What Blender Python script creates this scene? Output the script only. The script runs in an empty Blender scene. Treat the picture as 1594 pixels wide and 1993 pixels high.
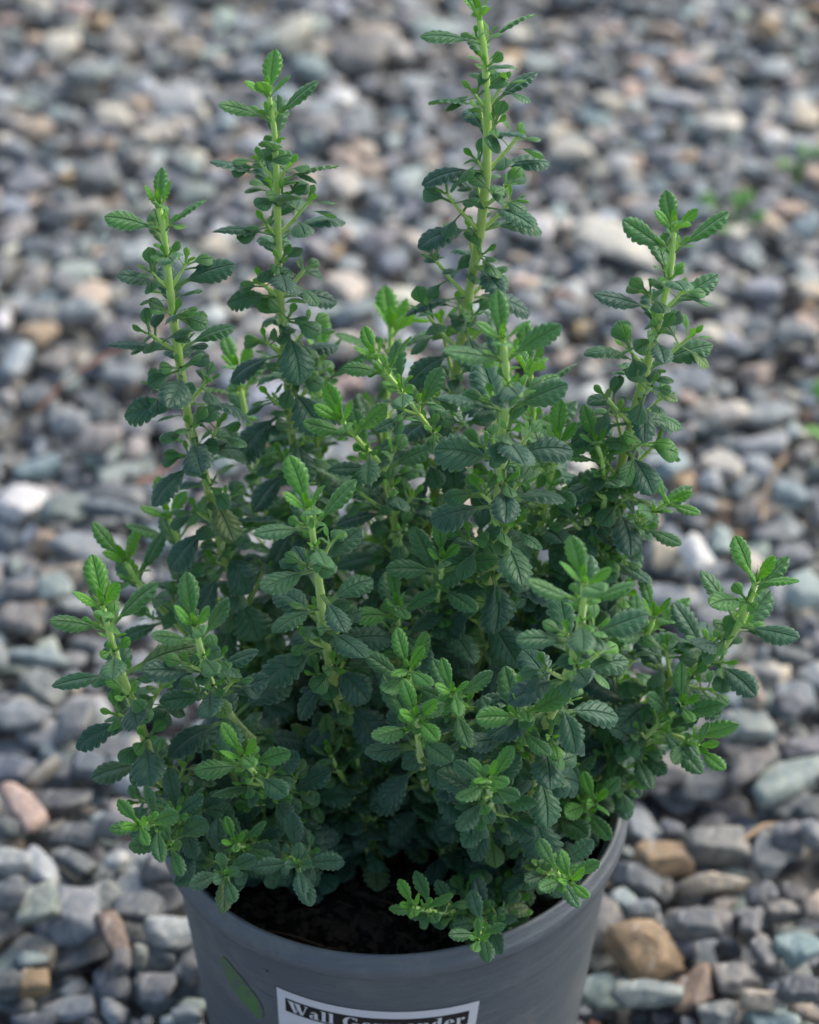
import bpy, math, random
import numpy as np
from mathutils import Vector, Matrix
from mathutils.bvhtree import BVHTree
random.seed(7); RNG = np.random.default_rng(7)
SC = bpy.context.scene
COL = SC.collection

# ------------------------------------------------------------------ camera
W0, H0 = 1594.0, 1993.0            # size of the photograph the measurements were taken from
FPX = 6500.0                       # focal length in those pixels
POT_R, POT_H = 0.070, 0.120
PITCH = math.radians(36.3)
# the middle of the pot rim is 1.0 m away along the view axis
FWD = np.array([0, math.cos(PITCH), -math.sin(PITCH)])
RIGHT = np.array([1.0, 0, 0])
UP = np.cross(RIGHT, FWD)
def ray(px, py):
    return FWD + RIGHT*((px-W0/2)/FPX) - UP*((py-H0/2)/FPX)
RIM_C = np.array([0, 0, POT_H])
CAM = RIM_C - ray(766, 1547)*1.0
def at(px, py, depth): return CAM + ray(px, py)*depth
def on_plane(px, py, z):
    r = ray(px, py); return CAM + r*((z-CAM[2])/r[2])
def depth_of(p): return float(np.dot(np.asarray(p)-CAM, FWD))
def pix(p):
    v = np.asarray(p)-CAM; d = v@FWD
    return W0/2+FPX*(v@RIGHT)/d, H0/2-FPX*(v@UP)/d, d
cam = bpy.data.cameras.new('camera'); camo = bpy.data.objects.new('camera', cam); COL.objects.link(camo)
cam.sensor_fit = 'VERTICAL'; cam.sensor_height = 36.0; cam.lens = FPX/H0*36.0
cam.clip_start = 0.01; cam.clip_end = 400
camo.location = CAM.tolist()
camo.rotation_euler = (math.pi/2-PITCH, 0, 0)
cam.dof.use_dof = True; cam.dof.focus_distance = 0.915
cam.dof.aperture_fstop = cam.lens/1000/0.0105; cam.dof.aperture_blades = 9
SC.camera = camo

# ------------------------------------------------------------------ light
SUN_EL, SUN_AZ = math.radians(46), math.radians(62)      # behind the plant, to the right, high
world = bpy.data.worlds.new('World'); SC.world = world; world.use_nodes = True
wn = world.node_tree.nodes; wl = world.node_tree.links
sky = wn.new('ShaderNodeTexSky'); sky.sky_type = 'NISHITA'; sky.sun_disc = False
sky.sun_elevation = SUN_EL; sky.sun_rotation = SUN_AZ; sky.dust_density = 3.0; sky.air_density = 1.0; sky.ozone_density = 0.4
bg = wn['Background']; bg.inputs['Strength'].default_value = 0.15
wl.new(sky.outputs[0], bg.inputs['Color'])
sun = bpy.data.lights.new('sun', 'SUN'); suno = bpy.data.objects.new('sun', sun); COL.objects.link(suno)
sun.energy = 1.65; sun.angle = math.radians(50); sun.color = (1.0, 0.94, 0.83)
sd = Vector((math.sin(SUN_AZ)*math.cos(SUN_EL), math.cos(SUN_AZ)*math.cos(SUN_EL), math.sin(SUN_EL)))
suno.rotation_euler = sd.to_track_quat('Z', 'Y').to_euler()
SC.view_settings.view_transform = 'Standard'; SC.view_settings.look = 'None'
SC.view_settings.gamma = 1.0; SC.view_settings.use_curve_mapping = False
SC.view_settings.exposure = 0.70
SC.cycles.use_denoising = True
SC.cycles.max_bounces = 8; SC.cycles.transparent_max_bounces = 8

# ------------------------------------------------------------------ helpers
def tag(o, label=None, cat=None, group=None, kind=None):
    if label: o['label'] = label
    if cat: o['category'] = cat
    if group: o['group'] = group
    if kind: o['kind'] = kind
    return o
def link(name, me, parent=None, loc=None):
    o = bpy.data.objects.new(name, me); COL.objects.link(o)
    if parent is not None: o.parent = parent
    if loc is not None: o.location = loc
    return o
def mesh_np(name, V, F, mat, smooth=True, cols=None, young=None, uv=None):
    """V (n,3), F (m,k) arrays with k = 3 or 4 (or a list of such arrays)"""
    me = bpy.data.meshes.new(name)
    Fs = F if isinstance(F, list) else [F]
    Fs = [np.asarray(f, dtype=np.int32) for f in Fs if len(f)]
    me.vertices.add(len(V)); me.vertices.foreach_set('co', np.asarray(V, dtype=np.float32).ravel())
    loops = np.concatenate([f.ravel() for f in Fs]); me.loops.add(len(loops))
    me.loops.foreach_set('vertex_index', loops)
    tot = np.concatenate([np.full(len(f), f.shape[1], dtype=np.int32) for f in Fs])
    start = np.concatenate([[0], np.cumsum(tot)[:-1]]).astype(np.int32)
    me.polygons.add(len(tot)); me.polygons.foreach_set('loop_start', start); me.polygons.foreach_set('loop_total', tot)
    me.polygons.foreach_set('use_smooth', np.full(len(tot), bool(smooth)))
    me.update(calc_edges=True)
    if cols is not None:
        a = me.attributes.new('col', 'FLOAT_COLOR', 'POINT')
        c = np.ones((len(V), 4), dtype=np.float32); c[:, :3] = cols; a.data.foreach_set('color', c.ravel())
    if young is not None:
        young = np.asarray(young, dtype=np.float32)
        if young.ndim == 2:
            a = me.attributes.new('tone', 'FLOAT', 'POINT'); a.data.foreach_set('value', np.ascontiguousarray(young[:, 1])); young = np.ascontiguousarray(young[:, 0])
        a = me.attributes.new('young', 'FLOAT', 'POINT'); a.data.foreach_set('value', young)
    if uv is not None:
        u = me.uv_layers.new(name='UVMap'); u.data.foreach_set('uv', np.asarray(uv, dtype=np.float32)[loops].ravel())
    me.materials.append(mat)
    return me
class NT:
    def __init__(s, name):
        s.m = bpy.data.materials.new(name); s.m.use_nodes = True
        s.n = s.m.node_tree.nodes; s.l = s.m.node_tree.links
        s.b = s.n['Principled BSDF']; s.out = s.n['Material Output']
    def new(s, t, **k):
        n = s.n.new(t)
        for a, v in k.items(): setattr(n, a, v)
        return n
    def put(s, sock, v):
        if isinstance(v, bpy.types.NodeSocket): s.l.new(v, sock)
        elif v is not None: sock.default_value = v
    def math(s, op, a, b=None, clamp=False):
        n = s.new('ShaderNodeMath', operation=op, use_clamp=clamp); s.put(n.inputs[0], a)
        if b is not None: s.put(n.inputs[1], b)
        return n.outputs[0]
    def mix(s, f, a, b, mode='MIX'):
        n = s.new('ShaderNodeMix', data_type='RGBA', blend_type=mode)
        s.put(n.inputs[0], f); s.put(n.inputs[6], a); s.put(n.inputs[7], b); return n.outputs[2]
    def noise(s, vec, scale, detail=3, rough=.5, dist=0):
        n = s.new('ShaderNodeTexNoise'); n.inputs['Scale'].default_value = scale; n.inputs['Detail'].default_value = detail
        n.inputs['Roughness'].default_value = rough; n.inputs['Distortion'].default_value = dist
        if vec is not None: s.l.new(vec, n.inputs['Vector'])
        return n.outputs['Fac']
    def ramp(s, f, stops):
        n = s.new('ShaderNodeValToRGB'); s.put(n.inputs[0], f); e = n.color_ramp.elements
        while len(e) < len(stops): e.new(.5)
        for i, (p, c) in enumerate(stops):
            e[i].position = p; e[i].color = (c, c, c, 1) if not hasattr(c, '__len__') else (*c, 1)
        return n.outputs[0]
    def bump(s, h, strength, dist):
        n = s.new('ShaderNodeBump'); n.inputs['Strength'].default_value = strength; n.inputs['Distance'].default_value = dist
        s.l.new(h, n.inputs['Height']); return n.outputs[0]
    def coord(s, w='Object'): return s.new('ShaderNodeTexCoord').outputs[w]
    def attr(s, name, out='Color'): return s.new('ShaderNodeAttribute', attribute_name=name).outputs[out]
def c4(*c): return (*c, 1)

# ------------------------------------------------------------------ materials
def mat_stone():
    t = NT('stone'); co = t.coord(); col = t.attr('col')
    n1 = t.noise(co, 140, 5, .6, .6); n2 = t.noise(co, 900, 3, .6); n3 = t.noise(co, 55, 2, .5, 1.5)
    a = t.mix(t.ramp(n1, [(.32, 0), (.7, 1)]), c4(.74, .76, .78), c4(1.24, 1.22, 1.17))
    c = t.mix(1, col, a, 'MULTIPLY')
    b = t.mix(t.ramp(n2, [(.35, 0), (.68, 1)]), c4(.80, .80, .81), c4(1.17, 1.17, 1.15))
    c = t.mix(1, c, b, 'MULTIPLY')
    # warm and cool patches, pale crust
    n4 = t.noise(co, 105, 3, .6, 1.0)
    c = t.mix(1, c, t.mix(t.ramp(n4, [(.35, 0), (.65, 1)]), c4(.86, .91, .97), c4(1.15, 1.11, 1.04)), 'MULTIPLY')
    c = t.mix(t.math('MULTIPLY', t.ramp(t.noise(co, 170, 4, .65, .8), [(.58, 0), (.70, 1)]), .38), c, c4(.44, .42, .38))
    # rusty bloom and pale mineral veins
    c = t.mix(t.math('MULTIPLY', t.ramp(n3, [(.62, 0), (.78, 1)]), .45), c, c4(.26, .19, .125))
    w = t.new('ShaderNodeTexWave'); w.inputs['Scale'].default_value = 28; w.inputs['Distortion'].default_value = 7
    w.inputs['Detail'].default_value = 3; t.l.new(co, w.inputs['Vector'])
    v = t.math('MULTIPLY', t.ramp(w.outputs['Fac'], [(.93, 0), (1, 1)]), t.ramp(n3, [(.36, .45), (.46, 0)]))
    c = t.mix(v, c, c4(.5, .5, .5))
    t.l.new(c, t.b.inputs['Base Color'])
    t.b.inputs['Roughness'].default_value = .62; t.b.inputs['Specular IOR Level'].default_value = .4
    h = t.math('ADD', t.math('MULTIPLY', n1, 1.0), t.math('MULTIPLY', n2, .35))
    t.l.new(t.bump(h, .7, .0012), t.b.inputs['Normal'])
    return t.m
def mat_ground():
    t = NT('gravel_bed'); co = t.coord()
    v = t.new('ShaderNodeTexVoronoi'); v.inputs['Scale'].default_value = 65; t.l.new(co, v.inputs['Vector'])
    c = t.mix(t.noise(v.outputs['Color'], 3, 0), c4(.09, .10, .12), c4(.42, .41, .39))
    t.l.new(c, t.b.inputs['Base Color']); t.b.inputs['Roughness'].default_value = .9
    inv = t.math('SUBTRACT', 1.0, v.outputs['Distance'])
    t.l.new(t.bump(inv, 1, .01), t.b.inputs['Normal'])
    return t.m
def mat_leaf():
    t = NT('leaf'); uvn = t.new('ShaderNodeUVMap'); sep = t.new('ShaderNodeSeparateXYZ'); t.l.new(uvn.outputs[0], sep.inputs[0])
    u, v = sep.outputs[0], sep.outputs[1]                  # u along the blade, v across it (0.5 = midrib)
    av = t.math('ABSOLUTE', t.math('SUBTRACT', v, .5))     # 0 .. 0.5
    y = t.attr('young', 'Fac'); co = t.coord()
    n1 = t.noise(co, 260, 4, .6); n2 = t.noise(co, 60, 2)
    # side veins run from the midrib forward to the teeth
    ph = t.math('SUBTRACT', t.math('MULTIPLY', u, 6.5), t.math('MULTIPLY', av, 3.6))
    s = t.math('ABSOLUTE', t.math('SINE', t.math('MULTIPLY', ph, math.pi)))
    side = t.math('SUBTRACT', 1.0, t.ramp(s, [(0, 0), (.34, 1)]))
    mid = t.math('SUBTRACT', 1.0, t.ramp(av, [(.0, 0), (.05, 1)]))
    vein = t.math('MAXIMUM', t.math('MULTIPLY', side, .55), mid)
    darka = t.mix(n2, c4(.018, .084, .062), c4(.038, .128, .080))
    tone = t.attr('tone', 'Fac')
    darka = t.mix(1, darka, t.mix(tone, c4(.72, .72, .82), c4(1.40, 1.30, 1.08)), 'MULTIPLY')
    darka = t.mix(t.ramp(tone, [(.955, 0), (.975, .55)]), darka, c4(.16, .20, .03))          # a few ageing leaves
    spot = t.noise(co, 420, 2, .5)
    darka = t.mix(t.ramp(spot, [(.74, 0), (.79, .6)]), darka, c4(.20, .19, .11))
    top = t.mix(y, darka, c4(.120, .40, .014))
    top = t.mix(t.math('MULTIPLY', side, .20), top, t.mix(1, top, c4(.45, .5, .5), 'MULTIPLY'))
    top = t.mix(t.math('MULTIPLY', mid, .32), top, c4(.13, .25, .11))
    top = t.mix(t.math('MULTIPLY', t.ramp(n1, [(.42, 0), (.78, .30)]), t.math('SUBTRACT', 1.0, t.math('MULTIPLY', y, .7))), top, c4(.20, .31, .24))     # short pale hairs
    pet = t.math('MULTIPLY', t.ramp(u, [(0, 1), (.10, 0)]), .8)
    top = t.mix(pet, top, c4(.20, .36, .09))
    edge = t.ramp(av, [(.45, 0), (.5, .55)])
    top = t.mix(edge, top, c4(.22, .33, .24))
    back = t.mix(y, c4(.14, .25, .11), c4(.20, .42, .04))
    back = t.mix(t.math('MULTIPLY', vein, .4), back, c4(.24, .36, .18))
    back = t.mix(pet, back, c4(.24, .40, .11))
    geo = t.new('ShaderNodeNewGeometry')
    col = t.mix(geo.outputs['Backfacing'], top, back)
    t.l.new(col, t.b.inputs['Base Color'])
    t.b.inputs['Roughness'].default_value = .46; t.b.inputs['Specular IOR Level'].default_value = .42
    t.b.inputs['Sheen Weight'].default_value = .30; t.b.inputs['Sheen Roughness'].default_value = .45
    t.b.inputs['Sheen Tint'].default_value = c4(.8, .95, .9)
    h = t.math('SUBTRACT', t.math('MULTIPLY', n1, .35), vein)
    t.l.new(t.bump(h, .9, .0007), t.b.inputs['Normal'])
    tr = t.new('ShaderNodeBsdfTranslucent'); tc = t.mix(y, c4(.09, .24, .05), c4(.20, .60, .01)); t.l.new(tc, tr.inputs['Color'])
    mx = t.new('ShaderNodeMixShader'); mx.inputs[0].default_value = .28
    t.l.new(t.b.outputs[0], mx.inputs[1]); t.l.new(tr.outputs[0], mx.inputs[2]); t.l.new(mx.outputs[0], t.out.inputs[0])
    return t.m
def mat_stem():
    t = NT('stem'); y = t.attr('young', 'Fac'); n = t.noise(t.coord(), 500, 3)
    c = t.mix(y, c4(.32, .42, .07), c4(.46, .74, .13))
    c = t.mix(t.ramp(n, [(.4, 0), (.8, .4)]), c, c4(.50, .66, .34))
    t.l.new(c, t.b.inputs['Base Color']); t.b.inputs['Roughness'].default_value = .6
    t.b.inputs['Sheen Weight'].default_value = .5; t.b.inputs['Subsurface Weight'].default_value = .15
    t.b.inputs['Subsurface Radius'].default_value = (.001, .0015, .0005)
    t.l.new(t.bump(n, .4, .0004), t.b.inputs['Normal'])
    return t.m
def mat_plastic():
    t = NT('grey_plastic'); co = t.coord()
    mp = t.new('ShaderNodeMapping'); mp.inputs['Scale'].default_value = (1, 1, 9); t.l.new(co, mp.inputs[0])
    n1 = t.noise(mp.outputs[0], 28, 5, .65, .4); n2 = t.noise(co, 1400, 2); n3 = t.noise(co, 30, 4, .7)
    c = t.mix(n1, c4(.076, .094, .110), c4(.112, .130, .144))
    c = t.mix(t.ramp(n3, [(.50, 0), (.70, .45)]), c, c4(.22, .225, .205))      # dust
    sp = t.noise(co, 620, 2, .5); c = t.mix(t.ramp(sp, [(.715, 0), (.745, .7)]), c, c4(.055, .048, .04))     # soil splashes
    sc = t.new('ShaderNodeMapping'); sc.inputs['Scale'].default_value = (.25, .25, 3.2); sc.inputs['Rotation'].default_value = (.3, .2, 0); t.l.new(co, sc.inputs[0])
    scr = t.noise(sc.outputs[0], 260, 3, .7); c = t.mix(t.ramp(scr, [(.62, 0), (.72, .35)]), c, c4(.24, .26, .27))   # scuffs
    t.l.new(c, t.b.inputs['Base Color']); t.b.inputs['Specular IOR Level'].default_value = .5
    t.l.new(t.ramp(n3, [(.3, .36), (.8, .58)]), t.b.inputs['Roughness'])
    h = t.math('ADD', t.math('MULTIPLY', n1, 1.0), t.math('MULTIPLY', n2, .12))
    t.l.new(t.bump(h, .5, .0014), t.b.inputs['Normal'])
    return t.m
def mat_simple(name, col, rough=.7, var=.3, scale=200, spec=.3, bump=.0005):
    t = NT(name); n = t.noise(t.coord(), scale, 4, .6)
    c = t.mix(n, c4(*[x*(1-var) for x in col]), c4(*[x*(1+var) for x in col]))
    t.l.new(c, t.b.inputs['Base Color']); t.b.inputs['Roughness'].default_value = rough; t.b.inputs['Specular IOR Level'].default_value = spec
    if bump: t.l.new(t.bump(n, .6, bump), t.b.inputs['Normal'])
    return t.m
M_STONE, M_GROUND, M_LEAF, M_STEM, M_PLASTIC = mat_stone(), mat_ground(), mat_leaf(), mat_stem(), mat_plastic()
M_SOIL = mat_simple('potting_soil', (.012, .0095, .008), .95, .6, 350, .15, .003)
M_CRUMB = mat_simple('soil_crumb', (.040, .029, .021), .9, .7, 420, .2, .001)
M_PAPER = mat_simple('label_paper', (.62, .63, .66), .45, .03, 60, .4, .0001)
M_INK = mat_simple('black_ink', (.010, .010, .011), .4, .1, 60, .4, 0)
M_WHITEINK = mat_simple('white_letter', (.60, .61, .63), .45, .03, 60, .4, 0)
def mat_print():
    t = NT('green_print'); n = t.noise(t.coord(), 330, 4, .7)
    c = t.mix(t.ramp(n, [(.38, 0), (.56, 1)]), c4(.100, .115, .110), c4(.085, .185, .055))
    t.l.new(c, t.b.inputs['Base Color']); t.b.inputs['Roughness'].default_value = .5
    return t.m
M_PRINT = mat_print()
M_BARK = mat_simple('brown_bark', (.19, .095, .055), .8, .45, 300)
M_STRAW = mat_simple('dry_straw', (.34, .25, .16), .7, .3, 200)
M_FIBRE = mat_simple('soil_fibre', (.07, .04, .022), .8, .4, 300)
M_WEED = mat_simple('weed_leaf', (.085, .22, .045), .5, .3, 120)
M_DEAD = mat_simple('withered_leaf', (.45, .16, .02), .7, .4, 200)

# ------------------------------------------------------------------ the ground sheet
n = 24
gx = np.linspace(-1, 1, n); gx = np.sign(gx)*np.abs(gx)**2.2*60
X, Y = np.meshgrid(gx, gx + 0.4); V = np.stack([X.ravel(), Y.ravel(), np.full(X.size, -.030)], 1)
F = [(j*n+i, j*n+i+1, (j+1)*n+i+1, (j+1)*n+i) for j in range(n-1) for i in range(n-1)]
tag(link('ground', mesh_np('ground', V, np.array(F), M_GROUND)), kind='structure')

# ------------------------------------------------------------------ stones
def ico(sub):
    import bmesh
    bm = bmesh.new(); bmesh.ops.create_icosphere(bm, subdivisions=sub, radius=1)
    v = np.array([x.co[:] for x in bm.verts]); f = np.array([[q.index for q in p.verts] for p in bm.faces], dtype=np.int32)
    bm.free(); v /= np.linalg.norm(v, axis=1)[:, None]; return v, f
ICO = {k: ico(k) for k in (1, 2, 3, 4)}
def rotm(ax, a):
    return np.array(Matrix.Rotation(a, 3, Vector(ax)))
def new_stone(a, b, c, yaw, tilt, rng):
    """a convex broken stone: planes n.x <= d, half sizes a, b, c; returned in world orientation"""
    k = int(rng.integers(3, 9))
    N = rng.normal(size=(k, 3)); N /= np.linalg.norm(N, axis=1)[:, None]
    N = np.vstack([N, [[1, 0, 0], [-1, 0, 0], [0, 1, 0], [0, -1, 0], [0, 0, 1], [0, 0, -1]]])
    N[k:] += rng.normal(scale=.33, size=(6, 3)); N /= np.linalg.norm(N, axis=1)[:, None]
    d = np.concatenate([rng.uniform(.78, 1.12, k), rng.uniform(.80, 1.0, 6), np.full(6, 1.08)])
    N = np.vstack([N, [[1, 0, 0], [-1, 0, 0], [0, 1, 0], [0, -1, 0], [0, 0, 1], [0, 0, -1]]])
    S = np.array([a, b, c])
    Ns = N/S; L = np.linalg.norm(Ns, axis=1); Ns /= L[:, None]; ds = d/L
    ax = rng.normal(size=2); ax /= np.linalg.norm(ax)
    R = rotm((ax[0], ax[1], 0), tilt) @ rotm((0, 0, 1), yaw)
    return dict(N=Ns@R.T, d=ds, S=S, R=R, r=max(a, b, c)*1.12, soft=float(rng.choice([26, 45, 70, 110])), seed=int(rng.integers(1 << 30)))
CELL = .0013
GX0, GX1, GY0, GY1 = -.37, .37, -.16, 1.02
NX, NY = int((GX1-GX0)/CELL), int((GY1-GY0)/CELL)
HM = np.full((NY, NX), -.028)
TM = np.zeros((NY, NX), bool); USEMASK = False         # cells taken by the measured stones
def drop(s, x, y, commit=False, traced=False):
    r = s['r']; i0, i1 = int((x-r-GX0)/CELL), int((x+r-GX0)/CELL)+1; j0, j1 = int((y-r-GY0)/CELL), int((y+r-GY0)/CELL)+1
    if i0 < 0 or j0 < 0 or i1 > NX or j1 > NY: return None
    xs = GX0+(np.arange(i0, i1)+.5)*CELL-x; ys = GY0+(np.arange(j0, j1)+.5)*CELL-y
    N, d = s['N'], s['d']
    up = N[:, 2] > .02; dn = N[:, 2] < -.02; fl = ~(up | dn)
    P = N[:, 0][:, None, None]*xs[None, None, :] + N[:, 1][:, None, None]*ys[None, :, None]
    zt = ((d[up][:, None, None]-P[up])/N[up, 2][:, None, None]).min(0)
    zb = ((d[dn][:, None, None]-P[dn])/N[dn, 2][:, None, None]).max(0)
    ok = zt > zb+.0006
    if fl.any(): ok &= (P[fl] <= d[fl][:, None, None]).all(0)
    if not ok.any(): return None
    H = HM[j0:j1, i0:i1]
    if USEMASK and not traced and TM[j0:j1, i0:i1][ok].mean() > .10: return None
    diff = (H-zb)[ok]
    z = np.partition(diff, -max(1, int(diff.size*.04)))[-max(1, int(diff.size*.04))]      # lets a stone settle a hair into its contacts
    if commit:
        H[ok] = np.maximum(H[ok], z+zt[ok]); s['pos'] = (x, y, z); s['top'] = z+zt[ok].max()
        if traced: TM[j0:j1, i0:i1] |= ok
    return z
PAL = dict(white=(.62, .615, .60), cream=(.52, .48, .40), paletan=(.43, .35, .27), ochre=(.35, .235, .12), orange=(.42, .24, .11),
           peach=(.46, .34, .26), brown=(.21, .145, .10), rust=(.20, .085, .055), pale=(.36, .38, .385), palegreen=(.32, .38, .35),
           greygreen=(.215, .25, .235), bluegreen=(.23, .30, .31), slate=(.132, .142, .150), slateblue=(.140, .163, .188),
           bluegrey=(.205, .226, .242), dark=(.080, .086, .092), taupe=(.195, .182, .168), pinkgrey=(.28, .258, .242), grey=(.210, .214, .214), violet=(.27, .295, .33))
WORDS = dict(white='white', cream='cream', paletan='pale tan', ochre='ochre', orange='orange', peach='peach coloured', brown='brown', rust='rusty red',
             pale='pale grey', palegreen='pale greenish', greygreen='grey green', bluegreen='blue green', slate='slate grey', slateblue='slate blue',
             bluegrey='blue grey', dark='dark charcoal', taupe='taupe', pinkgrey='pinkish grey', grey='mid grey', violet='violet grey')
FILL = ['slate']*21+['slateblue']*11+['bluegrey']*20+['grey']*16+['taupe']*10+['dark']*2+['greygreen']*10+['pinkgrey']*5+['pale']*7+['bluegreen']*5+['palegreen']*4+['cream']*3+['violet']*4+['paletan']*3+['brown']*1+['ochre']*1+['peach']*1
# measured stones: x, y, width, height, tilt on the picture (degrees, up to the right), colour
TR = '''1289 1650 116 88 0 ochre|1256 1853 118 130 20 ochre|1352 1921 75 100 0 brown|1347 1827 100 80 0 slate|1356 1753 130 85 -10 taupe|1389 1698 125 42 0 paletan
1402 1637 130 90 0 taupe|1495 1656 66 110 0 grey|1537 1521 170 78 22 palegreen|1466 1505 155 58 38 taupe|1437 1453 118 88 0 greygreen|1363 1518 105 90 0 slate
1285 1511 92 80 0 taupe|1250 1576 100 62 -50 pale|1311 1598 42 46 0 slate|1356 1595 50 46 0 grey|1247 1692 112 66 -32 slate|1224 1750 85 50 -45 palegreen
1176 1785 90 110 0 taupe|1256 1785 62 42 0 bluegrey|1169 1898 110 84 -25 palegreen|1163 1960 34 70 0 rust|1256 1945 118 72 0 greygreen|1431 1905 96 90 0 pinkgrey
1485 1872 84 40 -62 grey|1553 1882 84 84 0 bluegreen|1550 1802 86 62 0 greygreen|1527 1756 74 50 0 taupe|1585 1763 42 60 0 paletan|1566 1940 62 36 0 paletan
1518 1934 52 58 0 slateblue|1482 1969 78 50 0 paletan|1550 1972 80 50 0 slate|1395 1972 72 60 0 grey|1421 1827 42 62 0 dark|1463 1808 76 34 62 grey
1537 1634 62 74 0 slate|1582 1656 42 62 0 grey|1553 1708 62 58 0 taupe|1576 1576 52 70 0 dark|1566 1437 84 56 0 grey|1511 1414 62 42 0 taupe
1466 1411 50 24 -60 peach|1434 1398 62 42 0 paletan|1472 1369 62 52 0 greygreen|1473 1734 46 50 0 dark
45 1390 92 76 0 bluegrey|87 1331 82 70 -20 grey|167 1359 84 88 0 pale|17 1446 62 50 0 slate|118 1484 88 48 -15 greygreen|174 1505 72 78 0 slateblue
115 1561 112 78 0 dark|83 1522 88 24 36 taupe|49 1602 108 56 -52 peach|243 1575 74 72 0 pinkgrey|195 1595 36 36 0 palegreen|149 1634 104 50 -8 slate
222 1637 62 46 0 slate|146 1686 96 48 -30 slate|80 1703 100 54 -60 pale|17 1707 78 60 10 pale|229 1700 48 46 0 white|52 1755 84 48 0 dark
209 1759 66 80 0 greygreen|146 1797 96 136 10 violet|80 1815 76 100 0 greygreen|24 1815 62 70 0 slate|229 1856 112 42 -62 brown|275 1783 92 90 0 slate
337 1832 104 84 0 pale|323 1717 84 60 0 slate|66 1919 64 60 0 ochre|136 1943 108 64 8 pale|63 1978 82 50 0 slateblue|306 1933 66 90 0 grey
222 1961 48 54 0 pale|139 1884 46 42 0 slate|243 1922 36 60 0 taupe|379 1908 42 56 0 taupe|17 1936 52 52 0 slate|271 1870 30 42 0 greygreen|181 1978 52 36 0 slate
365 1981 52 42 0 pale|10 1634 60 42 0 slate
45 980 92 98 0 white|128 938 62 54 0 pale|226 955 112 58 0 slate|135 1008 92 72 0 greygreen|45 1060 66 70 0 pinkgrey|90 1043 50 50 0 peach
166 1076 122 78 0 bluegrey|218 1013 104 30 0 slateblue|50 1151 82 62 0 taupe|108 1171 62 68 0 palegreen|43 1211 72 70 0 taupe|63 1261 134 36 0 bluegreen|176 1209 84 36 0 slate
143 498 82 78 0 palegreen|63 500 62 60 0 pinkgrey|88 590 72 74 0 grey|160 598 84 56 -15 pale|30 690 100 50 72 violet|3 610 28 50 0 white|100 663 62 60 0 taupe
130 711 52 30 70 bluegreen|236 711 88 60 0 bluegrey|70 748 62 50 0 slate|140 809 72 56 0 bluegrey|73 826 46 30 60 violet|68 884 94 40 18 bluegreen
190 784 42 60 0 slate|268 503 62 50 0 pale|371 515 72 70 0 greygreen|263 593 92 60 0 slate|190 864 84 70 0 taupe|263 814 62 60 0 grey
115 65 66 60 0 cream|339 163 86 90 0 pale|218 208 74 60 0 cream|176 150 92 50 0 greygreen|73 203 58 26 0 orange|68 238 62 42 0 peach|168 238 50 60 0 slateblue
48 331 74 62 20 bluegrey|130 326 42 42 0 ochre|190 326 74 70 0 slate|140 396 94 42 15 pinkgrey|306 13 64 42 0 cream|364 93 64 42 0 paletan|228 65 62 60 0 taupe
243 125 62 36 0 bluegrey|376 336 72 50 0 greygreen|283 243 42 50 0 cream|213 271 32 30 0 peach|25 406 62 60 0 pinkgrey|63 442 62 50 0 slateblue
565 78 72 70 0 cream|635 93 60 52 -40 paletan|705 100 94 90 0 taupe|783 85 48 36 0 cream|843 55 84 42 0 palegreen|655 160 64 56 0 white|608 125 62 50 0 bluegreen
713 306 68 46 0 paletan|788 314 68 46 0 palegreen|688 401 68 58 0 white|808 455 74 46 -35 cream|618 226 94 60 0 pinkgrey|788 361 52 42 0 pale|595 349 52 50 0 cream
738 459 74 60 0 grey|725 43 104 42 0 paletan|675 535 92 62 -30 cream|780 555 84 66 0 cream|665 680 66 48 0 cream|1035 435 92 66 0 white|1205 455 152 84 -18 cream
1155 740 62 80 0 white|1135 880 52 76 0 cream|1110 545 62 60 0 pale|1110 285 84 50 0 cream|914 95 50 40 0 peach
1322 173 78 36 0 white|1400 218 78 58 0 cream|1335 276 62 30 0 orange|1294 30 52 36 0 peach|1488 53 48 40 0 ochre|1508 18 42 50 0 cream|1345 110 78 36 0 bluegrey
1505 108 62 50 0 pale|1565 206 64 78 0 paletan|1510 263 48 46 0 white|1473 309 52 40 0 pale|1540 391 58 36 0 peach|1495 427 52 50 0 peach|1570 439 42 52 0 bluegreen
1282 206 62 46 0 bluegrey|1445 276 62 50 0 pinkgrey|1302 356 62 36 0 cream|1357 394 62 60 0 bluegrey|1483 545 94 60 0 violet|1440 558 32 26 0 cream|1367 570 94 52 -15 cream
1375 651 62 60 0 cream|1570 525 62 60 20 pale|1545 658 84 60 0 greygreen|1345 721 94 60 0 bluegrey|1495 784 114 54 0 pale|1420 799 72 70 0 cream|1553 746 62 42 0 pinkgrey
1483 841 112 56 8 pale|1573 836 42 36 0 cream|1478 894 76 44 -50 pale|1415 889 84 56 -30 cream|1335 927 50 60 0 ochre|1380 934 46 46 0 pale
1407 1030 46 62 0 palegreen|1467 1043 58 46 0 palegreen|1350 1056 52 50 0 bluegrey|1294 1101 62 82 0 paletan|1350 1131 76 46 -55 white|1385 1086 62 58 0 bluegrey
1294 1171 132 58 0 bluegrey|1224 1194 42 52 0 pale|1570 1156 78 68 0 palegreen|1500 1301 72 50 0 cream|1545 1045 74 50 0 grey|1445 1008 28 26 0 ochre|1538 970 62 50 0 bluegreen
1478 1352 60 40 0 grey|1545 1340 74 60 0 bluegrey|1240 1290 60 50 0 pale|1540 1240 80 50 0 slate|1430 1230 60 50 0 taupe'''
stones = []
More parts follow.
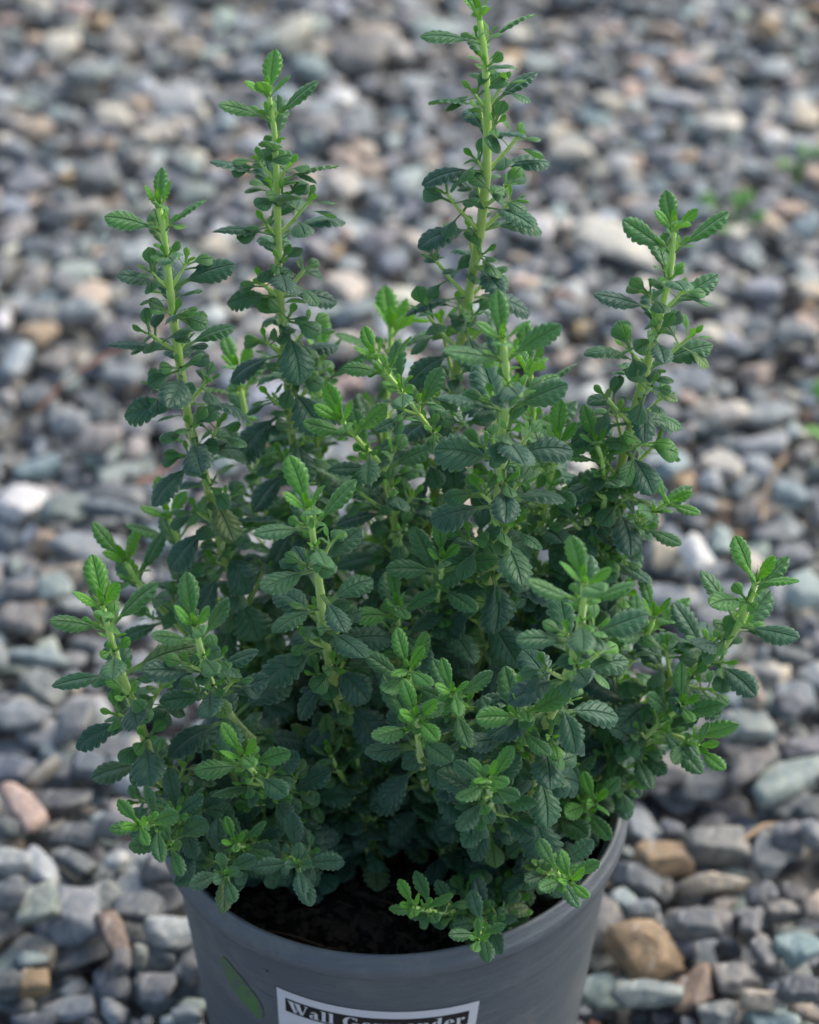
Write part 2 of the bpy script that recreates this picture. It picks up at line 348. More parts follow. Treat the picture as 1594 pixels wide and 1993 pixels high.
def fill(count, ztop, rng, size=(.0052, .0105), tries=26):
    done = 0; fails = 0
    while done < count and fails < 250:
        js = rng.integers(14, NY-14, tries); is_ = rng.integers(14, NX-14, tries)
        k = int(np.argmin(HM[js, is_])); j, i = js[k], is_[k]
        if HM[j, i] > ztop: fails += 1; continue
        x, y = GX0+(i+.5)*CELL, GY0+(j+.5)*CELL
        a = rng.uniform(*size)*(1.25 if rng.random() < .10 else 1.0)*(1-.20*min(1, max(0, (y-.12)/.4)))
        best = None
        for _ in range(2):
            s = new_stone(a, a*rng.uniform(.52, .90), a*rng.uniform(.28, .56), rng.uniform(0, 6.283), rng.normal()*.28, rng)
            for _ in range(2):
                xx, yy = x+rng.normal()*.002, y+rng.normal()*.002
                z = drop(s, xx, yy)
                if z is not None and (best is None or z < best[0]): best = (z, s, xx, yy)
        if best is None or best[0] > ztop+a*.75: fails += 1; continue
        _, s, xx, yy = best; drop(s, xx, yy, True); s['colname'] = FILL[int(rng.integers(len(FILL)))]
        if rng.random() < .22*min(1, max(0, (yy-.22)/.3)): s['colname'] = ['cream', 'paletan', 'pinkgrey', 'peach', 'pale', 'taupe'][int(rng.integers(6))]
        stones.append(s); done += 1
    return done
n1 = fill(8200, -.0125, RNG, (.0050, .0098))
USEMASK = True
ntr0 = len(stones)
for row in TR.replace('\n', '|').split('|'):
    a = row.split(); px, py, w, h, ang = map(float, a[:5]); cn = a[5]
    P = on_plane(px, py, -.004); dep = depth_of(P); sc = dep/FPX
    v = P-CAM; sp = -v[2]/np.linalg.norm(v)
    th = math.radians(ang); t = .42*min(w, h)
    if abs(ang) < 50 or abs(ang) > 130: hh = max((h-t*.8)/(.35+.65*sp), .45*w if ang == 0 and h > .4*w else h*.9); ww = w
    else: ww = w/(.5+.5*sp); hh = h
    if abs(ang) >= 20: yaw = math.atan2(math.sin(th)/sp, math.cos(th))
    else: yaw = th
    A, B = ww*sc/2*1.04, hh*sc/2*1.04
    s = new_stone(A, B, max(.45*min(A, B), .0028)+.0008, yaw + 0, RNG.normal()*.10, RNG)
    # push the block outline back out to the measured size
    z = drop(s, P[0], P[1], True, True)
    if z is None: continue
    s['colname'] = cn; s['traced'] = True; stones.append(s)
n2 = fill(6200, -.0074, RNG, (.0042, .0098), 34)
n3 = fill(5200, -.0078, RNG, (.0020, .0042), 60)
print('stones', n1, n2, n3, len(stones), 'mean height', HM.mean())
def stone_mesh(s, sub):
    D, F = ICO[sub]; N, d, k = s['N'], s['d'], s['soft']
    q = (D@N.T)/d                                   # support: r = 1/max(q)
    r = 1/((np.maximum(q, 1e-3)**k).sum(1)**(1/k))
    rg = np.random.default_rng(s['seed']); sz = float(s['S'].mean())
    nz = np.zeros(len(D))
    for fq, am in ((2.2, .026), (4.5, .014), (9, .008), (17, .005)):
        for _ in range(3):
            w = rg.normal(size=3)*fq; nz += am*np.sin(D@w+rg.uniform(0, 6.28))
    r = r*(1+nz) + 0*sz
    return D*r[:, None]*1.02, F
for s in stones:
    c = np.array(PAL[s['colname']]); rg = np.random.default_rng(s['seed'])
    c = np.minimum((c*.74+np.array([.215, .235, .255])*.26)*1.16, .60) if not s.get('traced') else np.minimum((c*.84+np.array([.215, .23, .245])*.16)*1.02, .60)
    c = c*(.88+.20*min(1, max(0, (s['pos'][1]+.1)/.6)))  # near stones darkened, far ones lightened: light falloff put into their colour
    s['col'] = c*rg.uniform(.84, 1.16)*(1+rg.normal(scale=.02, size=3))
def pot_hit(s):
    x, y, z = s['pos']; return math.hypot(x, y) < .0545 + .3*s['r'] and s['top'] > -.001
stones = [s for s in stones if not pot_hit(s)]

# ------------------------------------------------------------------ the pot
SHEAR = .035
def lathe(prof, seg=160, a0=0, a1=2*math.pi, wob=True):
    full = abs(a1-a0-2*math.pi) < 1e-6; m = seg if full else seg+1
    V = []
    for (r, z) in prof:
        for i in range(m):
            a = a0+(a1-a0)*i/seg
            rr = r*(1+(.004*math.sin(2*a+.7)+.0025*math.sin(3*a+1.9) if wob else 0))
            V.append(pot_xy(rr, a, z))
    F = []
    for j in range(len(prof)-1):
        for i in range(seg):
            i2 = (i+1) % m if full else i+1
            F.append((j*m+i, j*m+i2, (j+1)*m+i2, (j+1)*m+i))
    return np.array(V), np.array(F)
def pot_xy(r, a, z):
    x, y = r*math.sin(a), -r*math.cos(a)             # a = 0 faces the camera, + is to the right
    return (x+SHEAR*y, y, z)
H = POT_H
pot = tag(bpy.data.objects.new('plant_pot', None), 'round grey plastic nursery pot with a rolled rim and a white paper label', 'plant pot')
COL.objects.link(pot); pot.location = (0, 0, 0)
def wall_r(z): return .0682 - (H-z)*.115
prof = [(.052, .012), (.0545, .03), (.0600, .07), (.0632, H-.026), (.0640, H-.014), (.0648, H-.0065), (.0655, H-.0034), (.0663, H-.0030), (.0674, H-.0007), (.0679, H-.0001)]
prof += [(.0685, H), (.0690, H-.0003), (.0694, H-.0011), (.0697, H-.0030), (.0704, H-.0036), (.0707, H-.0042), (.0707, H-.0070), (.0704, H-.0080), (.0696, H-.0084), (.0686, H-.0085)]
V, F = lathe(prof); rim = link('rim', mesh_np('rim', V, F[:, ::-1], M_PLASTIC), pot)
prof = [(.0684, H-.0084)]+[(wall_r(z), z) for z in (H-.0095, H-.012, H-.03, H-.06, H-.09, .012, .003)]+[(wall_r(0)-.002, .0004), (.03, .0002), (.002, .0002)]
V, F = lathe(prof); link('pot_wall', mesh_np('pot_wall', V, F[:, ::-1], M_PLASTIC), pot)
def on_wall(a, z, lift): return pot_xy((wall_r(z)+lift)*(1+.004*math.sin(2*a+.7)+.0025*math.sin(3*a+1.9)), a, z)
# label: local coordinates in mm, turned a few degrees clockwise
LA, LB = math.radians(-29.0), math.radians(24.6); LW = 61.0
LTOP = H-.0250; TW = math.radians(3.2)
def lab(u, v, lift):                                # u 0..62 to the right, v 0 at the top downward, mm
    uu = u-LW/2; x = uu*math.cos(TW)-v*math.sin(TW); y = uu*math.sin(TW)+v*math.cos(TW)
    return on_wall((LA+LB)/2 + x/1000/.0655, LTOP-y/1000, lift)
def lab_grid(u0, u1, v0, v1, lift, nu, nv):
    V = [lab(u0+(u1-u0)*i/nu, v0+(v1-v0)*j/nv, lift) for j in range(nv+1) for i in range(nu+1)]
    F = [(j*(nu+1)+i, (j+1)*(nu+1)+i, (j+1)*(nu+1)+i+1, j*(nu+1)+i+1) for j in range(nv) for i in range(nu)]
    return np.array(V), np.array(F)
V, F = lab_grid(0, LW, 0, 36, .00025, 48, 20); lb = link('paper_label', mesh_np('paper_label', V, F, M_PAPER), pot)
V, F = lab_grid(2.8, LW-2.8, 3.2, 9.2, .00032, 48, 6); bandme = mesh_np('title_band', V, F, M_INK); link('title_band', bandme, lb)
# fat-face letters drawn as strokes: cell height 0 (baseline) .. 1 (cap height)
def rect(x0, y0, x1, y1): return [(x0, y0), (x1, y0), (x1, y1), (x0, y1)]
def arcband(cx, cy, rx, ry, ix, iy, a0, a1, n=20, dx=0):
    P = []
    for k in range(n):
        A, B = math.radians(a0+(a1-a0)*k/n), math.radians(a0+(a1-a0)*(k+1)/n)
        P.append([(cx+rx*math.cos(A), cy+ry*math.sin(A)), (cx+rx*math.cos(B), cy+ry*math.sin(B)),
                  (cx+dx+ix*math.cos(B), cy+iy*math.sin(B)), (cx+dx+ix*math.cos(A), cy+iy*math.sin(A))])
    return P
def glyph(c):
    if c == 'W': return 1.28, [[(.05, 1), (.36, 1), (.58, 0), (.40, 0)], [(.45, 1), (.76, 1), (.98, 0), (.80, 0)], [(.56, .10), (.60, .10), (.66, .62), (.62, .66)], [(.92, .06), (.97, 0), (1.22, 1), (1.16, 1)],
                              rect(0, .94, .42, 1), rect(.43, .94, .82, 1), rect(1.04, .94, 1.28, 1)]
    if c == 'a': return .60, [rect(.30, 0, .50, .55), rect(.46, 0, .60, .07)] + arcband(.29, .50, .21, .20, .06, .14, 0, 170) + arcband(.22, .18, .21, .19, .05, .14, 40, 300)
    if c == 'l': return .36, [rect(.08, 0, .29, 1), rect(0, 0, .36, .06), rect(0, .94, .2, 1)]
    if c == 'G': return .98, arcband(.46, .5, .45, .51, .20, .45, 45, 320, 30) + [rect(.62, .02, .84, .44), rect(.52, .40, .94, .46), rect(.74, .66, .80, 1)]
    if c == 'e': return .60, arcband(.30, .33, .29, .35, .08, .30, 0, 320, 26) + [rect(.2, .33, .56, .39)]
    if c == 'r': return .54, [rect(.07, 0, .27, .66), rect(0, 0, .36, .06), rect(0, .60, .2, .66)] + arcband(.42, .54, .11, .12, .02, .02, 0, 360, 12)
    if c == 'm': return 1.06, [rect(.07, 0, .27, .66), rect(.42, 0, .62, .58), rect(.78, 0, .98, .58), rect(0, 0, .33, .06), rect(.36, 0, .68, .06), rect(.72, 0, 1.05, .06), rect(0, .60, .2, .66)] + arcband(.44, .50, .18, .17, .06, .12, 0, 150) + arcband(.80, .50, .18, .17, .06, .12, 0, 150)
    if c == 'n': return .72, [rect(.07, 0, .27, .66), rect(.44, 0, .64, .58), rect(0, 0, .33, .06), rect(.38, 0, .71, .06), rect(0, .60, .2, .66)] + arcband(.46, .50, .18, .17, .06, .12, 0, 150)
    if c == 'd': return .66, [rect(.36, 0, .56, 1), rect(.5, 0, .65, .06), rect(.26, .94, .5, 1)] + arcband(.30, .33, .28, .35, .07, .29, 60, 300, 22)
    return .34, []
txt = 'Wall Germander'; sc = 4.5; tot = sum(glyph(c)[0]+.07 for c in txt); ksp = (LW-5.2-1.8)/(tot*sc)
V, F, F3 = [], [], []; x0 = 2.6+.9
for c in txt:
    w, polys = glyph(c)
    for P in polys:
        q = len(V)
        for (gx_, gy_) in P: V.append(lab(x0+gx_*sc*ksp, 3.2+.70+sc*(1-gy_), .00040))
        F.append(tuple(range(q, q+4)))
    x0 += (w+.07)*sc*ksp
# wind every quad outward
V = np.array(V); F = np.array(F)
for i, f in enumerate(F):
    p = V[f]; nrm = np.cross(p[2]-p[0], p[3]-p[1])
    if nrm@np.array([p[0][0], p[0][1], 0]) < 0: F[i] = f[::-1]
link('label_lettering', mesh_np('label_lettering', V, F, M_WHITEINK, smooth=False), lb)
# small body text lines under the title (outside the picture, below the frame) are left off
# green leaf print on the left of the wall
V, F = [], []
n = 24
for k in range(n+1):
    u = k/n; z = H-.0245-u*.019; a = math.radians(-47)+u*math.radians(11)
    w = .0068*math.sin(math.pi*min(1, u*1.02+.02))**.75
    for v in (-1, -.5, 0, .5, 1): V.append(on_wall(a+v*w/.066, z, .0003))
for k in range(n):
    for v in range(4): F.append((k*5+v, (k+1)*5+v, (k+1)*5+v+1, k*5+v+1))
link('leaf_print', mesh_np('leaf_print', np.array(V), np.array(F), M_PRINT), pot)

# soil
SOIL_Z = H-.017
V, F = [], []
nr, na = 46, 150
for j in range(nr+1):
    r = .0652*(j/nr)
    for i in range(na):
        a = 2*math.pi*i/na; x, y, _ = pot_xy(r, a, 0)
        hgt = .0016*math.sin(x*210+2)*math.sin(y*260)+.0010*math.sin(x*620+y*410)*math.sin(y*700-x*200)+RNG.normal()*.00055
        V.append((x, y, SOIL_Z+hgt*min(1, j/3)))
for j in range(nr):
    for i in range(na): F.append((j*na+i, (j+1)*na+i, (j+1)*na+(i+1) % na, j*na+(i+1) % na))
soil = link('potting_soil', mesh_np('potting_soil', np.array(V), np.array(F), M_SOIL))
tag(soil, 'dark crumbly potting soil filling the grey pot', 'soil', kind='stuff')

# ------------------------------------------------------------------ tubes, leaves
def tube(P, R, seg=8, square=.0, capped=True):
    P = np.asarray(P, float); n = len(P); T = np.gradient(P, axis=0); T /= np.linalg.norm(T, axis=1)[:, None]
    ref = np.array([1., .13, .07]); V = []
    for k in range(n):
        a = ref-T[k]*(ref@T[k]); a /= np.linalg.norm(a); b = np.cross(T[k], a); ref = a
        for i in range(seg):
            th = 2*math.pi*(i+.5)/seg; rr = R[k]*(1+square*abs(math.sin(2*th)))
            V.append(P[k]+rr*(math.cos(th)*a+math.sin(th)*b))
    F = [(k*seg+i, k*seg+(i+1) % seg, (k+1)*seg+(i+1) % seg, (k+1)*seg+i) for k in range(n-1) for i in range(seg)]
    return np.array(V), np.array(F, dtype=np.int32)
def catmull(P, step):
    P = [np.asarray(p, float) for p in P]; Q = [2*P[0]-P[1]]+P+[2*P[-1]-P[-2]]; out = []
    for i in range(1, len(Q)-2):
        m = max(2, int(np.linalg.norm(Q[i+1]-Q[i])/step))
        for k in range(m):
            t = k/m; a, b, c, d = Q[i-1:i+3]
            out.append(.5*((2*b)+(-a+c)*t+(2*a-5*b+4*c-d)*t*t+(-a+3*b-3*c+d)*t**3))
    out.append(P[-1]); return np.array(out)
LEAFCACHE = {}
def leaf_grid(nu, nv):
    if (nu, nv) in LEAFCACHE: return LEAFCACHE[(nu, nv)]
    u = np.repeat(np.linspace(0, 1, nu+1), nv+1); v = np.tile(np.linspace(-1, 1, nv+1), nu+1)
    F = np.array([(j*(nv+1)+i, (j+1)*(nv+1)+i, (j+1)*(nv+1)+i+1, j*(nv+1)+i+1) for j in range(nu) for i in range(nv)], dtype=np.int32)
    LEAFCACHE[(nu, nv)] = (u, v, F); return u, v, F
class Foliage:
    def __init__(s): s.V, s.F, s.Y, s.UV, s.T, s.n = [], [], [], [], [], 0
    def add(s, p, dirx, nrm, L, Wd, young, teeth=5, pet=.20, curl=.5, fold=.25, rng=RNG, big=True, cup=.0):
        nu, nv = (teeth*8+4, 8) if big else (14, 4)
        u, v, F = leaf_grid(nu, nv)
        b = np.clip((u-pet)/(1-pet), 0, 1)                       # 0..1 along the blade
        # wedge base, widest a bit past the middle, rounded tip
        up_ = np.sin(math.pi/2*np.clip(b/.52, 0, 1))**1.15; dn_ = np.clip(1-(np.clip((b-.52)/.48, 0, 1))**2.1, 0, 1)**.64
        prof = np.where(b < .52, up_, dn_)*(b > 0)
        prof = np.maximum(prof, 0)
        ft = (b*(teeth+.5)) % 1.0; tooth = np.maximum(np.sin(math.pi*ft**1.15), 0)**.5
        amp = (.23 if big else .12)*np.clip((b-.14)*5, 0, 1)
        half = Wd/2*prof*(1-amp*(1-tooth)*np.abs(v)**2.2)
        petw = .00068 if big else .00042
        half = np.maximum(half, petw*(1-.9*b**3))
        av = np.abs(v)
        x = u*L + (av**1.3)*half*.22*np.sin(math.pi*b)          # blade corners reach forward
        x = np.minimum(x, L*(1.0+.02))
        y = v*half
        # cross section: raised halves between midrib and rolled-down margin, pleated along the side veins
        pl = np.cos(2*math.pi*(b*(teeth+.5)-.28*av))
        z = half*(fold*av - (fold*.55+.42)*av**3) + (-.00013 if big else -.00008)*pl*av*np.clip(b*4, 0, 1)*np.clip((1-b)*5, 0, 1)*(L/.016)
        z += cup*av*half
        # bend the midrib
        ph = curl*u**1.4*1.0
        cx = x*np.cos(ph*.5)+z*np.sin(ph); cz = z*np.cos(ph)-x*np.sin(ph*.5)
        tw = rng.normal()*.30*u; y = y+rng.normal()*.05*L*u*u*(u > 0)
        yy = y*np.cos(tw)-0; cz = cz+y*np.sin(tw)
        Yv = np.cross(nrm, dirx)
        P = p+cx[:, None]*dirx+yy[:, None]*Yv+cz[:, None]*nrm
        s.V.append(P); s.F.append(F+s.n); s.n += len(P)
        s.Y.append(np.full(len(P), young)); s.T.append(np.full(len(P), rng.random())); s.UV.append(np.stack([b, .5+.5*v], 1))
    def arrays(s): return np.concatenate(s.V), np.concatenate(s.F), np.stack([np.concatenate(s.Y), np.concatenate(s.T)], 1), np.concatenate(s.UV)
def norm(v): return v/np.linalg.norm(v)
ALL_BVH_V, ALL_BVH_F = [], []
def leaf_pair(fo, p, t, a0, i, L, Wd, elev, young, rng, big=True, curl=None, pet=.2, r0=.0009, asym=.12, teeth=5, zb=.25):
    for sgn in (1, -1):
        a = norm(a0*sgn+np.cross(t, a0)*rng.normal()*asym)
        e = elev+rng.normal()*.10
        tt = norm(t*(1-zb)+np.array([0, 0, 1.])*zb); a = norm(a-tt*(a@tt))
        d = norm(math.cos(e)*a+math.sin(e)*tt); nn = norm(-math.sin(e)*a+math.cos(e)*tt)
        # small roll about its own axis
        ro = rng.normal()*.17; yy = np.cross(nn, d); nn = norm(math.cos(ro)*nn+math.sin(ro)*yy)
        s = rng.uniform(.88, 1.12)
        fo.add(p+a*r0*.6, d, nn, L*s, Wd*s*rng.uniform(.9, 1.1), np.clip(young+rng.normal()*.07, 0, 1), teeth, pet,
               curl if curl is not None else rng.uniform(.3, .9), rng.uniform(.28, .55), rng, big)
def small_shoot(fo, tubes, p, d, length, npairs, size, rng, r=.0006, bright=.5):
    """short side shoot from a leaf axil with rounded little leaves"""
    d = norm(d); side = norm(np.cross(d, rng.normal(size=3)))
    pts = [p, p+d*length*.5+np.array([0, 0, 1.])*length*.06, p+d*length+np.array([0, 0, 1.])*length*.22]
    C = catmull(pts, length/4); tubes.append((C, np.linspace(r, r*.7, len(C)), .45+.4*bright))
    for k in range(npairs):
        f = 1-(k/max(1, npairs))*.72 if npairs > 1 else 1.0
        q = C[min(len(C)-1, int(round(f*(len(C)-1))))]; t = norm(C[-1]-C[-2])
        a = side if k % 2 == 0 else np.cross(t, side)
        if k == 0:
            leaf_pair(fo, q, t, a, k, size*.55, size*.26, 1.15, min(1, bright+.35), rng, False, .2, .25, r)
            leaf_pair(fo, q-t*.0006, t, np.cross(t, a), k, size*.85, size*.50, .75, bright, rng, False, .4, .3, r)
        else:
            leaf_pair(fo, q, t, a, k, size*(1+.12*k), size*(.64+.03*k), .55-.15*k, bright*.45, rng, False, .5, .3, r)
def shoot(parent, P3, rng, rad=.00115, phase=0., vig=1.0, first=0.0, density=1.0, maxleaf=.0172, ax=1.0, basebare=.12, bright=.9, zb=.25, tipr=.62):
    """one upright stem with crosswise leaf pairs, drawn from its tip down"""
    C = catmull(P3, .0015); seg = np.linalg.norm(np.diff(C, axis=0), axis=1); S = np.concatenate([[0], np.cumsum(seg)]); Ltot = S[-1]
    fo = Foliage(); tubes = []
    s = Ltot; i = 0; nodes = []
    gaps = [0, .0030, .0070, .0090, .0098]
    while True:
        s -= (gaps[i] if i < len(gaps) else .0092+rng.uniform(-.0012, .0016))*vig**.5
        if s < Ltot*basebare: break
        nodes.append(s); i += 1
    rad *= .97
    R = np.array([rad*(1-(1-tipr)*max(0, 1-(Ltot-x)/.05)) for x in S])
    for s_ in nodes[2:]: R *= 1+.16*np.exp(-((S-s_)/.0011)**2)
    a_ref = norm(np.array([1., 0, 0])); tipv = rng.uniform(.86, 1.12); bright *= rng.uniform(.78, 1.08)
    for i, s_ in enumerate(nodes):
        k = int(np.searchsorted(S, s_)); k = min(max(k, 1), len(C)-2); p = C[k]; t = norm(C[k+1]-C[k-1])
        a = a_ref-t*(a_ref@t)
        a = norm(a) if np.linalg.norm(a) > .1 else norm(np.cross(t, [0, 1, 0]))
        b = np.cross(t, a); th = phase+(i % 2)*math.pi/2+i*.03+rng.normal()*.10
        a0 = math.cos(th)*a+math.sin(th)*b
        dist = Ltot-s_
        L = [0.0090*tipv, .0132*tipv, .0164, .0174, .0176][i] if i < 5 else maxleaf*rng.uniform(.92, 1.10)
        L *= vig; wr = [.46, .42, .40, .40, .42][i] if i < 5 else min(.66, .45+.03*(i-5))
        el = [1.12, .84, .72, .62, .52][i] if i < 5 else max(-.55, .50-.11*(i-5)+rng.normal()*.14)
        y = [.95, .66, .40, .22, .10][i]*bright if i < 5 else 0.0
        teeth = 6 if L > .012 else 5
        leaf_pair(fo, p, t, a0, i, L, L*wr, el, y, rng, True, None if i > 5 else rng.uniform(.10, .45), [.1, .16, .2, .22, .24][i] if i < 5 else .25, R[k], .12, teeth, zb)
        if i == 0:       # the folded bud between the first pair
            leaf_pair(fo, p+t*.0006, t, np.cross(t, a0), i, L*.6, L*.2, 1.4, 1.0, rng, False, .1, .1, .0003)
        if i >= 2 and rng.random() < density:
            for sgn in (1, -1):
                d = norm(a0*sgn*math.cos(.85)+t*math.sin(.85))
                q = p+a0*sgn*R[k]*.7+t*.0006
                if i < 4: small_shoot(fo, tubes, q, d, .0018*vig, 1, .0060*vig*rng.uniform(.8, 1.15), rng, .00045, .7*bright)
                elif i < 6 or rng.random() < .4: small_shoot(fo, tubes, q, d, rng.uniform(.0032, .0066)*vig, 2, .0080*vig, rng, .0006, .5*bright)
                else:
                    ln = rng.uniform(.006, .014)*ax
                    small_shoot(fo, tubes, q, norm(d+a0*sgn*.25), ln, 3 if ln > .008 else 2, rng.uniform(.0070, .0092), rng, .0007, rng.uniform(.15, .75)*bright)
    V, F = tube(C, R, 8, .10); Yv = np.repeat(np.clip(1-(Ltot-S)/.075, 0, 1)*.85+.15, 8)
    for (c, r, yv) in tubes:
        v, f = tube(c, r, 6); F = np.vstack([F, f+len(V)]); V = np.vstack([V, v]); Yv = np.concatenate([Yv, np.full(len(v), yv)])
    # short pale hairs on the stem
    nh = int(Ltot/.00009); kk = rng.integers(2, len(C)-1, nh); hv = []
    for k in kk:
        t = C[k]-C[k-1]; t /= np.linalg.norm(t); a = rng.normal(size=3); a -= t*(a@t); a /= np.linalg.norm(a)
        q = C[k]-(C[k]-C[k-1])*rng.random()+a*R[k]*.9; sd = np.cross(t, a)*.00004
        hv += [q-sd, q+sd, q+a*rng.uniform(.0004, .0008)+t*rng.normal()*.0002]
    hf = np.arange(len(hv)).reshape(-1, 3)+len(V); V = np.vstack([V, np.array(hv)]); Yv = np.concatenate([Yv, np.full(len(hv), 1.0)]); F = [F, hf]
    st = link('stem', mesh_np('stem', V, F, M_STEM, young=Yv), parent)
    st.matrix_parent_inverse = HERB_INV
    v, f, y, uv = fo.arrays()
    link('foliage', mesh_np('foliage', v, f, M_LEAF, young=y, uv=uv), st)
    ALL_BVH_V.append(v); ALL_BVH_F.append(f)
    return C

herb = tag(bpy.data.objects.new('herb_plant', None), 'bushy green herb with toothed leaves on many upright stems growing in the grey pot', 'potted plant')
COL.objects.link(herb); herb.location = (0, 0, SOIL_Z)
HERB_INV = Matrix.Translation((0, 0, -SOIL_Z))
# measured stems: soil point, then picture points up to the tip, distance of the tip
ST = [
 ('800 1480', '812 1120|832 1040|868 850|892 700|915 560|937 430|948 300|945 130|930 20', .905, dict(rad=.0013, phase=.15, density=1, ax=1.15)),
 ('690 1440', '620 1150|575 900|556 700|544 560|540 420|535 270|522 178', .905, dict(rad=.0011, phase=0, ax=.8)),
 ('620 1500', '455 1130|425 1040|400 930|370 830|350 710|334 590|322 480|308 395', .895, dict(rad=.00125, phase=.1)),
 ('900 1500', '935 1220|960 1060|975 920|980 830|985 740|978 655', .865, dict(rad=.0014, phase=.05, vig=1.16)),
 ('1000 1500', '1110 1180|1160 1080|1195 960|1225 840|1262 700|1290 590|1305 520|1312 440', .895, dict(rad=.00125, phase=.1)),
 ('715 1580', '682 1440|655 1350|632 1240|622 1140|610 1050|598 985', .885, dict(rad=.00125, phase=.35, density=.8, ax=.5)),
 ('560 1610', '400 1590|335 1550|300 1490|270 1400|240 1320|215 1240|198 1175', .895, dict(rad=.00125, phase=.1, density=.8, ax=.8, vig=1.14)),
 ('640 1540', '550 1480|480 1430|425 1360|400 1300|378 1215', .885, dict(rad=.00125, phase=.2, density=.5, ax=.5)),
 ('950 1700', '1000 1640|1035 1530|1050 1440|1085 1360|1115 1280|1132 1200|1138 1130', .855, dict(rad=.00135, phase=.1, density=.9, ax=.7)),
 ('1040 1540', '1160 1440|1240 1400|1300 1330|1380 1285|1442 1210|1472 1128', .92, dict(rad=.0013, phase=.7, ax=.9, vig=1.06)),
 ('845 1600', '828 1530|815 1450|812 1395', .90, dict(rad=.0010, phase=.5, density=.5, ax=.4)),
 ('600 1470', '420 1290|330 1200|280 1150|242 1090', .96, dict(rad=.0011, phase=.6, density=.7)),
 ('610 1450', '430 1180|370 1100|345 1050|325 1000', .985, dict(rad=.0010, phase=.2, density=.5)),
 ('770 1400', '740 1050|750 900|750 800|757 720|762 635', 1.0, dict(rad=.0012, phase=.3, vig=1.1)),
 ('790 1430', '770 1050|755 930|700 860|662 815', .93, dict(rad=.0009, phase=.1, density=1, vig=.92)),
 ('700 1380', '640 1000|615 860|620 780|628 690', 1.0, dict(rad=.0011, phase=.1, vig=1.05)),
 ('660 1400', '520 1000|495 880|475 790|460 715', .99, dict(rad=.0011, phase=.5, density=.7)),
 ('930 1400', '1000 1050|1025 900|1038 800|1032 720', .955, dict(rad=.0011, phase=.5)),
 ('960 1430', '1040 1080|1065 960|1085 860', .93, dict(rad=.0011, phase=.2)),
 ('1040 1450', '1130 1100|1175 980|1172 900|1160 860', .93, dict(rad=.0009, phase=.2, vig=.75)),
 ('1060 1470', '1170 1130|1230 1040|1270 1000|1305 975', .94, dict(rad=.0010, phase=.6, vig=.85)),
 ('800 1450', '776 1290|776 1230|772 1175', .93, dict(rad=.0009, phase=.3, density=.6, vig=.9)),
 ('860 1420', '850 1180|858 1130|860 1085', .925, dict(rad=.0010, phase=.2, density=.6)),
 ('820 1500', '800 1370|795 1300', .91, dict(rad=.0008, phase=.7, density=.5, vig=.85)),
 ('900 1540', '890 1420|882 1345', .90, dict(rad=.0009, phase=.3, density=.6, vig=.9)),
 ('1090 1560', '1200 1470|1290 1430|1365 1455', .945, dict(rad=.0010, phase=.3, vig=.85)),
 ('1060 1520', '1180 1330|1250 1250|1275 1195', .955, dict(rad=.0010, phase=.5, vig=.95)),
 ('1100 1570', '1180 1500|1260 1430|1330 1370', .94, dict(rad=.0010, phase=.2, vig=.9)),
 ('980 1740', '930 1765|860 1775|800 1765', .925, dict(rad=.0007, phase=.4, vig=.62, bright=1.1, ax=.6, zb=.5)),
 ('985 1760', '950 1795|930 1830', .92, dict(rad=.0006, phase=.1, vig=.6, bright=1, ax=.5, zb=.5)),
 ('1000 1690', '1060 1690|1110 1715', .915, dict(rad=.0008, phase=.4, vig=.72, bright=1, ax=.6, zb=.4)),
 ('560 1640', '490 1650|455 1640', .92, dict(rad=.0007, phase=.4, vig=.65, bright=1, ax=.6, zb=.5)),
 ('520 1600', '380 1590|320 1600|268 1605', .90, dict(rad=.0008, phase=.3, vig=.72, bright=1, ax=.5)),
 ('880 880', '830 825|785 765|750 722|728 690', .905, dict(rad=.0007, phase=.2, density=1, vig=.8, base_depth=.935)),
 ('900 900', '1000 780|1030 720', .93, dict(rad=.0008, phase=.5, density=.5, vig=.8, base_depth=.93)),
 ('1080 1600', '1120 1580|1160 1560', .95, dict(rad=.0009, phase=.5, bright=1, vig=.8, ax=.5)),
 ('480 1625', '440 1640|432 1672|440 1705', .91, dict(rad=.0007, phase=.2, vig=.8, bright=.15, ax=.5, zb=.2)),
 ('560 1625', '570 1650|580 1685', .91, dict(rad=.0007, phase=.2, vig=.8, bright=.1, ax=.5, zb=.2)),
 ('470 1590', '360 1620|330 1650', .915, dict(rad=.0008, phase=.4, vig=.85, bright=.3, ax=.5)),
 ('1010 1640', '960 1580|950 1510', .885, dict(rad=.0009, phase=.8, vig=.8, ax=.6)),
 ('700 1560', '560 1560|500 1510|470 1470', .91, dict(rad=.0010, phase=.4, vig=.9, ax=.6)),
 ('900 1620', '960 1500|1010 1420|1020 1370', .89, dict(rad=.0011, phase=.2, vig=.95, ax=.6)),
]
def inward(p):          # keeps a soil point inside the pot
    r = math.hypot(p[0], p[1]); return p if r < .056 else np.array([p[0]*.056/r, p[1]*.056/r, p[2]])
rs = np.random.default_rng(21)
for (b, path, dt, kw) in ST:
    kw = dict(kw); bd = kw.pop('base_depth', None)
    bx, by = map(float, b.split()); pts = [tuple(map(float, q.split())) for q in path.split('|')]
    P0 = at(bx, by, bd) if bd else inward(on_plane(bx, by, SOIL_Z-.001)); d0 = depth_of(P0)
    px = [(bx, by)]+pts; cum = np.concatenate([[0], np.cumsum([math.dist(px[i], px[i+1]) for i in range(len(px)-1)])]); cum /= cum[-1]
    P3 = [P0]+[at(x, y, d0+(dt-d0)*(f**.8)) for (x, y), f in zip(pts, cum[1:])]
    shoot(herb, P3, rs, **kw)
